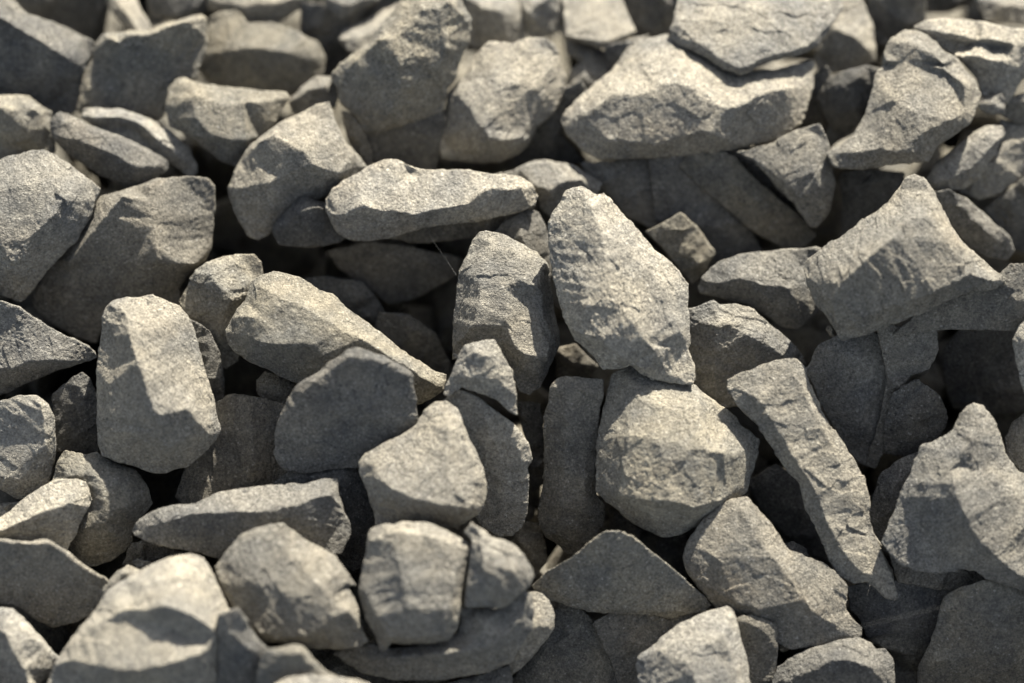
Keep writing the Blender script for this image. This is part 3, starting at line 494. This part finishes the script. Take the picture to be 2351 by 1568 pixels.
# ------------------------------------------------------------------ helpers
FRAMES = {'F': (0, 0, 1.0)}
for c in range(1, 5):
    FRAMES['A%d' % c] = (574.0 * (c - 1), 0.0, 0.36607)
    FRAMES['B%d' % c] = (574.0 * (c - 1), 516.6, 0.36607)
    FRAMES['C%d' % c] = (574.0 * (c - 1) if c < 4 else 1777.0, 994.1, 0.36607)
def pts(s, fr):
    ox, oy, k = FRAMES[fr]; out = []
    for t in s.split():
        a = [float(x) for x in t.split(',')]
        out.append((ox + a[0] * k, oy + a[1] * k, a[2] if len(a) > 2 else 0.0))
    return out
def inside(x, y, poly):
    r = False; n = len(poly)
    for i in range(n):
        x1, y1 = poly[i][:2]; x2, y2 = poly[i - 1][:2]
        if (y1 > y) != (y2 > y) and x < (x2 - x1) * (y - y1) / (y2 - y1) + x1: r = not r
    return r
def to_world(a):
    """table coordinates (x right, y down, w towards the camera) -> metres"""
    d = D0 - a[:, 2]; s = d / D0 * U
    X = (a[:, 0] - CX) * s; Y = -(a[:, 1] - CY) * s; Z = a[:, 2] * U
    R = np.array(RIGHT); Up = np.array(UP); B = np.array(BACK)
    return X[:, None] * R + Y[:, None] * Up + Z[:, None] * B
def base_level(x, y):
    """height of the heap's surface towards the camera, with its dip at the lower right"""
    t = y - CY
    if t < 0: return SLOPE * t * 0.95
    k = min(1.0, max(0.0, (x - 900) / 500.0)); k = k * k * (3 - 2 * k)
    return t * (0.20 * (1 - k) + 0.08 * k)
def front_faces(spec):
    _, fr, _, _, tilt, _, _, _, outl, ridg = spec
    o = pts(outl, fr)
    cx = sum(p[0] for p in o) / len(o); cy = sum(p[1] for p in o) / len(o)
    o = [(p[0], p[1], p[2] + EDGE) for p in o]
    V = [p for p in o]; E = []
    for r in ridg:
        q = pts(r, fr)
        for j, p in enumerate(q):
            if not inside(p[0], p[1], o): 
                # pull a stray ridge end a little towards the middle
                for _k in range(12):
                    p = (p[0] + (cx - p[0]) * 0.04, p[1] + (cy - p[1]) * 0.04, p[2])
                    if inside(p[0], p[1], o): break
            V.append(p)
            if j: E.append((len(V) - 2, len(V) - 1))
    if not ridg:     # gently domed face
        rr = random.Random(int(cx * 7 + cy))
        for k in range(7):
            a = rr.uniform(0, 6.28); q = rr.uniform(0.3, 0.7)
            p = o[int(a / 6.283 * len(o)) % len(o)]
            x = cx + (p[0] - cx) * q; y = cy + (p[1] - cy) * q
            if inside(x, y, o): V.append((x, y, rr.uniform(10, 26)))
    # broken, not ruled: every outline and ridge run is split and shaken a little
    rj = random.Random(int(cx * 3 + cy * 5) + len(o))
    def shake(a, c2, step, amp):
        Ln = math.hypot(c2[0] - a[0], c2[1] - a[1]); m = max(1, int(Ln / step)); out = []
        for k in range(1, m):
            t = (k + rj.uniform(-.25, .25)) / m; g = rj.uniform(-1, 1) * amp * (0.5 + math.sin(math.pi * t) * 0.7)
            nx, ny = -(c2[1] - a[1]) / Ln, (c2[0] - a[0]) / Ln
            out.append((a[0] + (c2[0] - a[0]) * t + nx * g, a[1] + (c2[1] - a[1]) * t + ny * g, a[2] + (c2[2] - a[2]) * t + rj.uniform(-1, 1) * amp * .5))
        return out
    o2 = []
    for k, p in enumerate(o):
        o2.append(p); o2 += shake(p, o[(k + 1) % len(o)], 11, 1.5)
    no = len(o); V2 = list(o2); idx = {}
    for k in range(no, len(V)):
        idx[k] = len(V2); V2.append(V[k])
    E2 = []
    for a, c2 in E:
        mids = shake(V[a], V[c2], 13, 2.4); chain = [idx[a]]
        for q in mids:
            if inside(q[0], q[1], o2): V2.append(q); chain.append(len(V2) - 1)
        chain.append(idx[c2]); E2 += list(zip(chain, chain[1:]))
    V, E, o = V2, E2, o2
    n = len(o)
    v2, e2, f2, ov, oe, of = delaunay_2d_cdt([Vector(p[:2]) for p in V], E, [list(range(n))], 1, 0.01)
    H = []
    for k, p in enumerate(v2):
        if ov[k]: H.append(V[ov[k][0]][2])
        else:    # crossing of two ridges: nearest ridge height
            H.append(sorted(((p.x - q[0]) ** 2 + (p.y - q[1]) ** 2, q[2]) for q in V)[0][1])
    P = np.array([(p.x, p.y, H[k] * RELIEF + tilt[0] * (p.x - cx) + tilt[1] * (cy - p.y)) for k, p in enumerate(v2)])
    T = []
    for f in f2:
        f = list(f)
        for j in range(1, len(f) - 1):
            t = (f[0], f[j], f[j + 1])
            m = P[list(t)].mean(0)
            if inside(m[0], m[1], o): T.append(t)
    return P, T, o, (cx, cy)

GX0, GY0, GC = -260, -160, 8
ZB = np.full((240, 350), -1e9)
def raster(P, T):
    cells = {}
    for t in T:
        a, b, c = P[t[0]], P[t[1]], P[t[2]]
        x0 = int(math.floor((min(a[0], b[0], c[0]) - GX0) / GC)); x1 = int(math.ceil((max(a[0], b[0], c[0]) - GX0) / GC))
        y0 = int(math.floor((min(a[1], b[1], c[1]) - GY0) / GC)); y1 = int(math.ceil((max(a[1], b[1], c[1]) - GY0) / GC))
        den = (b[1] - c[1]) * (a[0] - c[0]) + (c[0] - b[0]) * (a[1] - c[1])
        if abs(den) < 1e-6: continue
        for gy in range(max(0, y0), min(ZB.shape[0] - 1, y1) + 1):
            for gx in range(max(0, x0), min(ZB.shape[1] - 1, x1) + 1):
                X = GX0 + gx * GC; Y = GY0 + gy * GC
                l1 = ((b[1] - c[1]) * (X - c[0]) + (c[0] - b[0]) * (Y - c[1])) / den
                l2 = ((c[1] - a[1]) * (X - c[0]) + (a[0] - c[0]) * (Y - c[1])) / den
                l3 = 1 - l1 - l2
                if min(l1, l2, l3) >= -1e-3: cells[(gy, gx)] = l1 * a[2] + l2 * b[2] + l3 * c[2]
    return cells
def place(spec, P, T, c):
    lv = base_level(*c) + spec[3] * (1.5 if spec[3] <= -90 else 1)
    cells = raster(P, T)
    need = [ZB[k] - v for k, v in cells.items() if ZB[k] > -1e8]
    w = lv
    if len(need) > 3:
        need.sort(); w = max(lv, need[int(len(need) * SINK.get(spec[7][:24], 0.9))] + (32 if spec[3] >= 30 else 12))
    for k, v in cells.items(): ZB[k] = max(ZB[k], v + w)
    return w, lv

DG = bpy.context.evaluated_depsgraph_get
def mesh_from(name, V, F):
    me = bpy.data.meshes.new(name); me.from_pydata([tuple(v) for v in V], [], F); me.update(); return me
def remeshed(me, voxel, smooth):
    o = bpy.data.objects.new('tmp', me); sc.collection.objects.link(o)
    r = o.modifiers.new('r', 'REMESH'); r.mode = 'VOXEL'; r.voxel_size = voxel; r.adaptivity = 0
    s = o.modifiers.new('s', 'SMOOTH'); s.factor = 0.5; s.iterations = smooth
    out = bpy.data.meshes.new_from_object(o.evaluated_get(DG()))
    bpy.data.objects.remove(o); bpy.data.meshes.remove(me)
    return out
def coords(me):
    a = np.empty(len(me.vertices) * 3); me.vertices.foreach_get('co', a); return a.reshape(-1, 3)
def normals(me):
    a = np.empty(len(me.vertices) * 3, dtype=np.float32); me.vertex_normals.foreach_get('vector', a); return a.reshape(-1, 3).astype(float)

def solid(P, T, o, c, thick):
    """closed body: traced front, narrower sides and a blunt back"""
    V = [tuple(p) for p in P]; n = len(o)
    bm = bmesh.new()
    vs = [bm.verts.new((p[0], -p[1], p[2])) for p in V]
    for t in T:
        try: bm.faces.new([vs[i] for i in t])
        except ValueError: pass
    bm.normal_update()
    edges = [e for e in bm.edges if len(e.link_faces) == 1]
    rim = set(v for e in edges for v in e.verts)
    zmin = min(p[2] for p in V); zmean = sum(p[2] for p in V) / len(V)
    rings = []
    prev = {v: v for v in rim}
    for sx, dz in ((0.975, 0.2), (0.91, 0.55), (0.72, 0.88), (0.4, 1.0)):
        cur = {}
        for v in rim:
            k = math.sin(v.co.x * 0.031 + v.co.y * 0.023) * 0.05
            x = c[0] + (v.co.x - c[0]) * (sx + k * (dz > 0.3)); y = -c[1] + (v.co.y + c[1]) * (sx - k * (dz > 0.3))
            z = v.co.z * (1 - dz) + (zmean - thick) * dz
            z = min(z, v.co.z - thick * dz * 0.35)
            cur[v] = bm.verts.new((x, y, z))
        for e in edges:
            a, b = e.verts
            try: bm.faces.new((prev[a], prev[b], cur[b], cur[a]))
            except ValueError: pass
        prev = cur
    cap = bm.verts.new((c[0], -c[1], zmean - thick * 1.02))
    for e in edges:
        a, b = e.verts
        try: bm.faces.new((prev[a], prev[b], cap))
        except ValueError: pass
    bmesh.ops.recalc_face_normals(bm, faces=bm.faces)
    me = bpy.data.meshes.new('stone_body'); bm.to_mesh(me); bm.free()
    return me

def weather(p, nrm, seed, rough=1.0):
    rr = random.Random(seed)
    ax = Vector((rr.uniform(-1, 1), rr.uniform(-1, 1), rr.uniform(-1, 1))).normalized()
    ax = np.array(ax); lay = rr.choice((0.0, 0.0, 0.8, 1.4))
    off = np.array([rr.uniform(0, 900) for _ in range(3)])
    q = p + (p @ ax)[:, None] * ax * lay + off
    warp = np.stack([vnoise(q / 34.0, 300 + k) for k in range(3)], 1) * 9
    d = 1.4 * fbm(q / 62.0, 11, 2)
    d += rr.uniform(1.2, 3.3) * chips((q + warp * 0.4) / 72.0, 23)
    d += rr.uniform(0.2, 0.9) * chips((q + warp * 0.4) / 27.0, 41)
    d += 1.0 * fbm(q / 17.0, 57, 3, 0.6)
    patch = rr.uniform(0.6, 1.35) * np.clip(vnoise(q / 80.0, 77) * 1.4 + 0.75, 0.3, 1.6)
    d += 1.0 * patch * fbm(q / 6.0, 91, 2, 0.7)
    return p + nrm * (d * rough)[:, None]

def finish(me, name, mat):
    me.name = name
    me.materials.clear(); me.materials.append(mat)
    me.polygons.foreach_set('use_smooth', np.ones(len(me.polygons), dtype=bool))
    me.update()
def build_stone(i, spec):
    name, fr, mat, lvl, tilt, thick, cat, label, outl, ridg = spec
    P, T, o, c = front_faces(spec)
    w, lv = place(spec, P, T, c)
    if VERB: print('STONE %3d w=%6.0f pref=%6.0f  %s' % (i, w, lv, label[:60]))
    me = solid(P, T, o, c, thick * (2.0 if name == 'rubble_stone' and lvl > -80 else 1.45))
    visible_focus = -120 < w < 160
    me = remeshed(me, 2.3 if visible_focus else 3.2, 1)
    p = coords(me)
    p = weather(p, normals(me), i * 13 + 5, ROUGH.get(i, 1.0))
    p[:, 1] *= -1
    p[:, 2] += w
    wd = to_world(p)
    org = wd.mean(0)
    me.vertices.foreach_set('co', (wd - org).ravel())
    finish(me, name, MATS[mat])
    ob = bpy.data.objects.new(name, me); ob.location = org
    sc.collection.objects.link(ob)
    ob['label'] = label; ob['category'] = cat; ob['group'] = 'broken stones of the rubble heap'
    return ob
ROUGH = {}
SINK = {'upright leaf-shaped slab': 0.8, 'long bent slab with a gr': 0.985, 'three-sided pale stone wi': 0.8, 'three-sided pale stone w': 0.8}

# ------------------------------------------------------------------ ground under the heap
def build_ground():
    bm = bmesh.new()
    n = 120; S = 1.6
    for j in range(n + 1):
        for i in range(n + 1):
            x = (i / n - .5) * 2 * S; y = (j / n - .5) * 2 * S
            z = -0.102 + 0.006 * noise.noise(Vector((x * 14, y * 14, 0))) + 0.003 * noise.noise(Vector((x * 60, y * 60, 3)))
            bm.verts.new((x, y, z))
    bm.verts.ensure_lookup_table()
    for j in range(n):
        for i in range(n):
            a = j * (n + 1) + i
            bm.faces.new([bm.verts[k] for k in (a, a + 1, a + n + 2, a + n + 1)])
    R = 60.0; z = -0.103
    big = [bm.verts.new((sx * R, sy * R, z - 0.004)) for sx, sy in ((-1, -1), (1, -1), (1, 1), (-1, 1))]
    bm.faces.new(big)
    me = bpy.data.meshes.new('ground'); bm.to_mesh(me); bm.free()
    m = bpy.data.materials.new('gap_shade_soil'); m.use_nodes = True
    bs = m.node_tree.nodes['Principled BSDF']; bs.inputs['Roughness'].default_value = 1
    nn = m.node_tree.nodes.new('ShaderNodeTexNoise'); nn.inputs['Scale'].default_value = 300; nn.inputs['Detail'].default_value = 5
    cr = m.node_tree.nodes.new('ShaderNodeValToRGB'); cr.color_ramp.elements[0].color = (.012, .011, .009, 1); cr.color_ramp.elements[1].color = (.05, .043, .033, 1)  # soil made near black so gaps between stones read as deep shade
    m.node_tree.links.new(nn.outputs[0], cr.inputs[0]); m.node_tree.links.new(cr.outputs[0], bs.inputs['Base Color'])
    finish(me, 'ground', m)
    o = bpy.data.objects.new('ground', me); sc.collection.objects.link(o); o['kind'] = 'structure'
    return o

# ------------------------------------------------------------------ the rest of the heap, beyond and beneath the traced stones
def gravel():
    rr = random.Random(4)
    protos = []
    for k in range(12):
        bm = bmesh.new()
        sx, sy, sz = rr.uniform(.75, 1.2), rr.uniform(.6, .95), rr.uniform(.4, .7)
        for j in range(17):
            v = Vector((rr.gauss(0, 1), rr.gauss(0, 1), rr.gauss(0, 1))).normalized() * rr.uniform(.85, 1.1)
            bm.verts.new((v.x * sx * 130, v.y * sy * 130, v.z * sz * 130))
        r = bmesh.ops.convex_hull(bm, input=bm.verts)
        for v in [v for v in bm.verts if not v.link_faces]: bm.verts.remove(v)
        me = bpy.data.meshes.new('g'); bm.to_mesh(me); bm.free()
        me = remeshed(me, 7.5, 2)
        p = weather(coords(me), normals(me), 900 + k, 1.25) * U
        me.calc_loop_triangles() if False else None
        F = np.empty(len(me.loops), dtype=np.int32); me.loops.foreach_get('vertex_index', F)
        protos.append((p, F.reshape(-1, 4)))
        bpy.data.meshes.remove(me)
    VV = []; FF = []; base = 0
    def add(loc, s):
        nonlocal base
        p, F = rr.choice(protos)
        R = np.array(Matrix.Rotation(rr.uniform(0, 6.28), 3, 'Z') @ Matrix.Rotation(rr.uniform(-.6, .6), 3, 'X') @ Matrix.Rotation(rr.uniform(-.6, .6), 3, 'Y') @ Matrix.Rotation(rr.choice((0, 3.14)), 3, 'X'))
        VV.append(p @ R.T * s + np.array(loc)); FF.append(F + base); base += len(p)
    # beneath the frame
    y = -0.30
    while y < 0.34:
        x = -0.36
        while x < 0.36:
            add((x + rr.uniform(-.012, .012), y + rr.uniform(-.012, .012), rr.uniform(-.096, -.086)), rr.uniform(1.2, 1.6)); x += 0.046
        y += 0.042
    y = -0.30
    while y < 0.34:
        x = -0.36
        while x < 0.36:
            add((x + rr.uniform(-.012, .012), y + rr.uniform(-.012, .012), rr.uniform(-.084, -.074) - (0.008 if y < -0.05 and x > 0 else 0)), rr.uniform(1.1, 1.45)); x += 0.042
        y += 0.04
    # around the frame: footprint of the view on the heap's surface
    def outside(x, y, r):
        for z in (-0.02, 0.03):
            P = Vector((x, y, z)); q = P - BACK * (D0 * U)
            dd = -q.dot(BACK); u = q.dot(RIGHT) / dd * D0; v = q.dot(UP) / dd * D0
            if abs(u) < CX + r and abs(v) < CY + r: return False
        return True
    for ring in range(2):
        y = -0.62
        while y < 0.72:
            x = -0.72
            while x < 0.72:
                px = x + rr.uniform(-.016, .016); py = y + rr.uniform(-.016, .016); s = rr.uniform(1.0, 1.55)
                if outside(px, py, 40 + 150 * s if ring else 60 + 60 * s):
                    add((px, py, ((-0.038 if py > 0.2 else -0.022) if ring else -0.062) + rr.uniform(-.012, .01)), s)
                x += 0.055
            y += 0.052
    V = np.concatenate(VV); F = np.concatenate(FF)
    me = bpy.data.meshes.new('gravel')
    me.vertices.add(len(V)); me.vertices.foreach_set('co', V.ravel())
    me.loops.add(F.size); me.loops.foreach_set('vertex_index', F.ravel().astype(np.int32))
    me.polygons.add(len(F)); me.polygons.foreach_set('loop_start', np.arange(0, F.size, 4, dtype=np.int32))
    me.update(calc_edges=True); me.validate()
    finish(me, 'gravel', MATS['olive'])
    o = bpy.data.objects.new('gravel', me); sc.collection.objects.link(o)
    o['kind'] = 'stuff'; o['label'] = 'unlit broken stones packed beneath and around the heap'; o['category'] = 'gravel'

def thread(label, path, rad):
    """a strand of spider silk: a thin closed tube"""
    P = to_world(np.array(path, dtype=float)); bm = bmesh.new(); rings = []
    for k, p in enumerate(P):
        d = Vector(P[min(k + 1, len(P) - 1)] - P[max(k - 1, 0)]).normalized()
        a = d.orthogonal().normalized(); b = d.cross(a)
        rings.append([bm.verts.new(Vector(p) + (a * math.cos(t) + b * math.sin(t)) * rad) for t in (0, 1.57, 3.14, 4.71)])
    for r, s in zip(rings, rings[1:]):
        for j in range(4): bm.faces.new((r[j], r[(j + 1) % 4], s[(j + 1) % 4], s[j]))
    bm.faces.new(rings[0]); bm.faces.new(rings[-1][::-1])
    me = bpy.data.meshes.new('spider_thread'); bm.to_mesh(me); bm.free()
    m = bpy.data.materials.new('silk'); m.use_nodes = True
    m.node_tree.nodes['Principled BSDF'].inputs['Base Color'].default_value = (.2, .2, .19, 1)
    m.node_tree.nodes['Principled BSDF'].inputs['Roughness'].default_value = .9
    finish(me, 'spider_thread', m)
    o = bpy.data.objects.new('spider_thread', me); sc.collection.objects.link(o)
    o['label'] = label; o['category'] = 'spider thread'

build_ground()
gravel()
for i, spec in enumerate(STONES): build_stone(i, spec)
thread('fine spider thread hanging below the flat oval stone to the tall rough grey block', THREAD1, 0.000022)
thread('blurred spider thread strung low across the stones at the lower right', THREAD2, 0.00003)
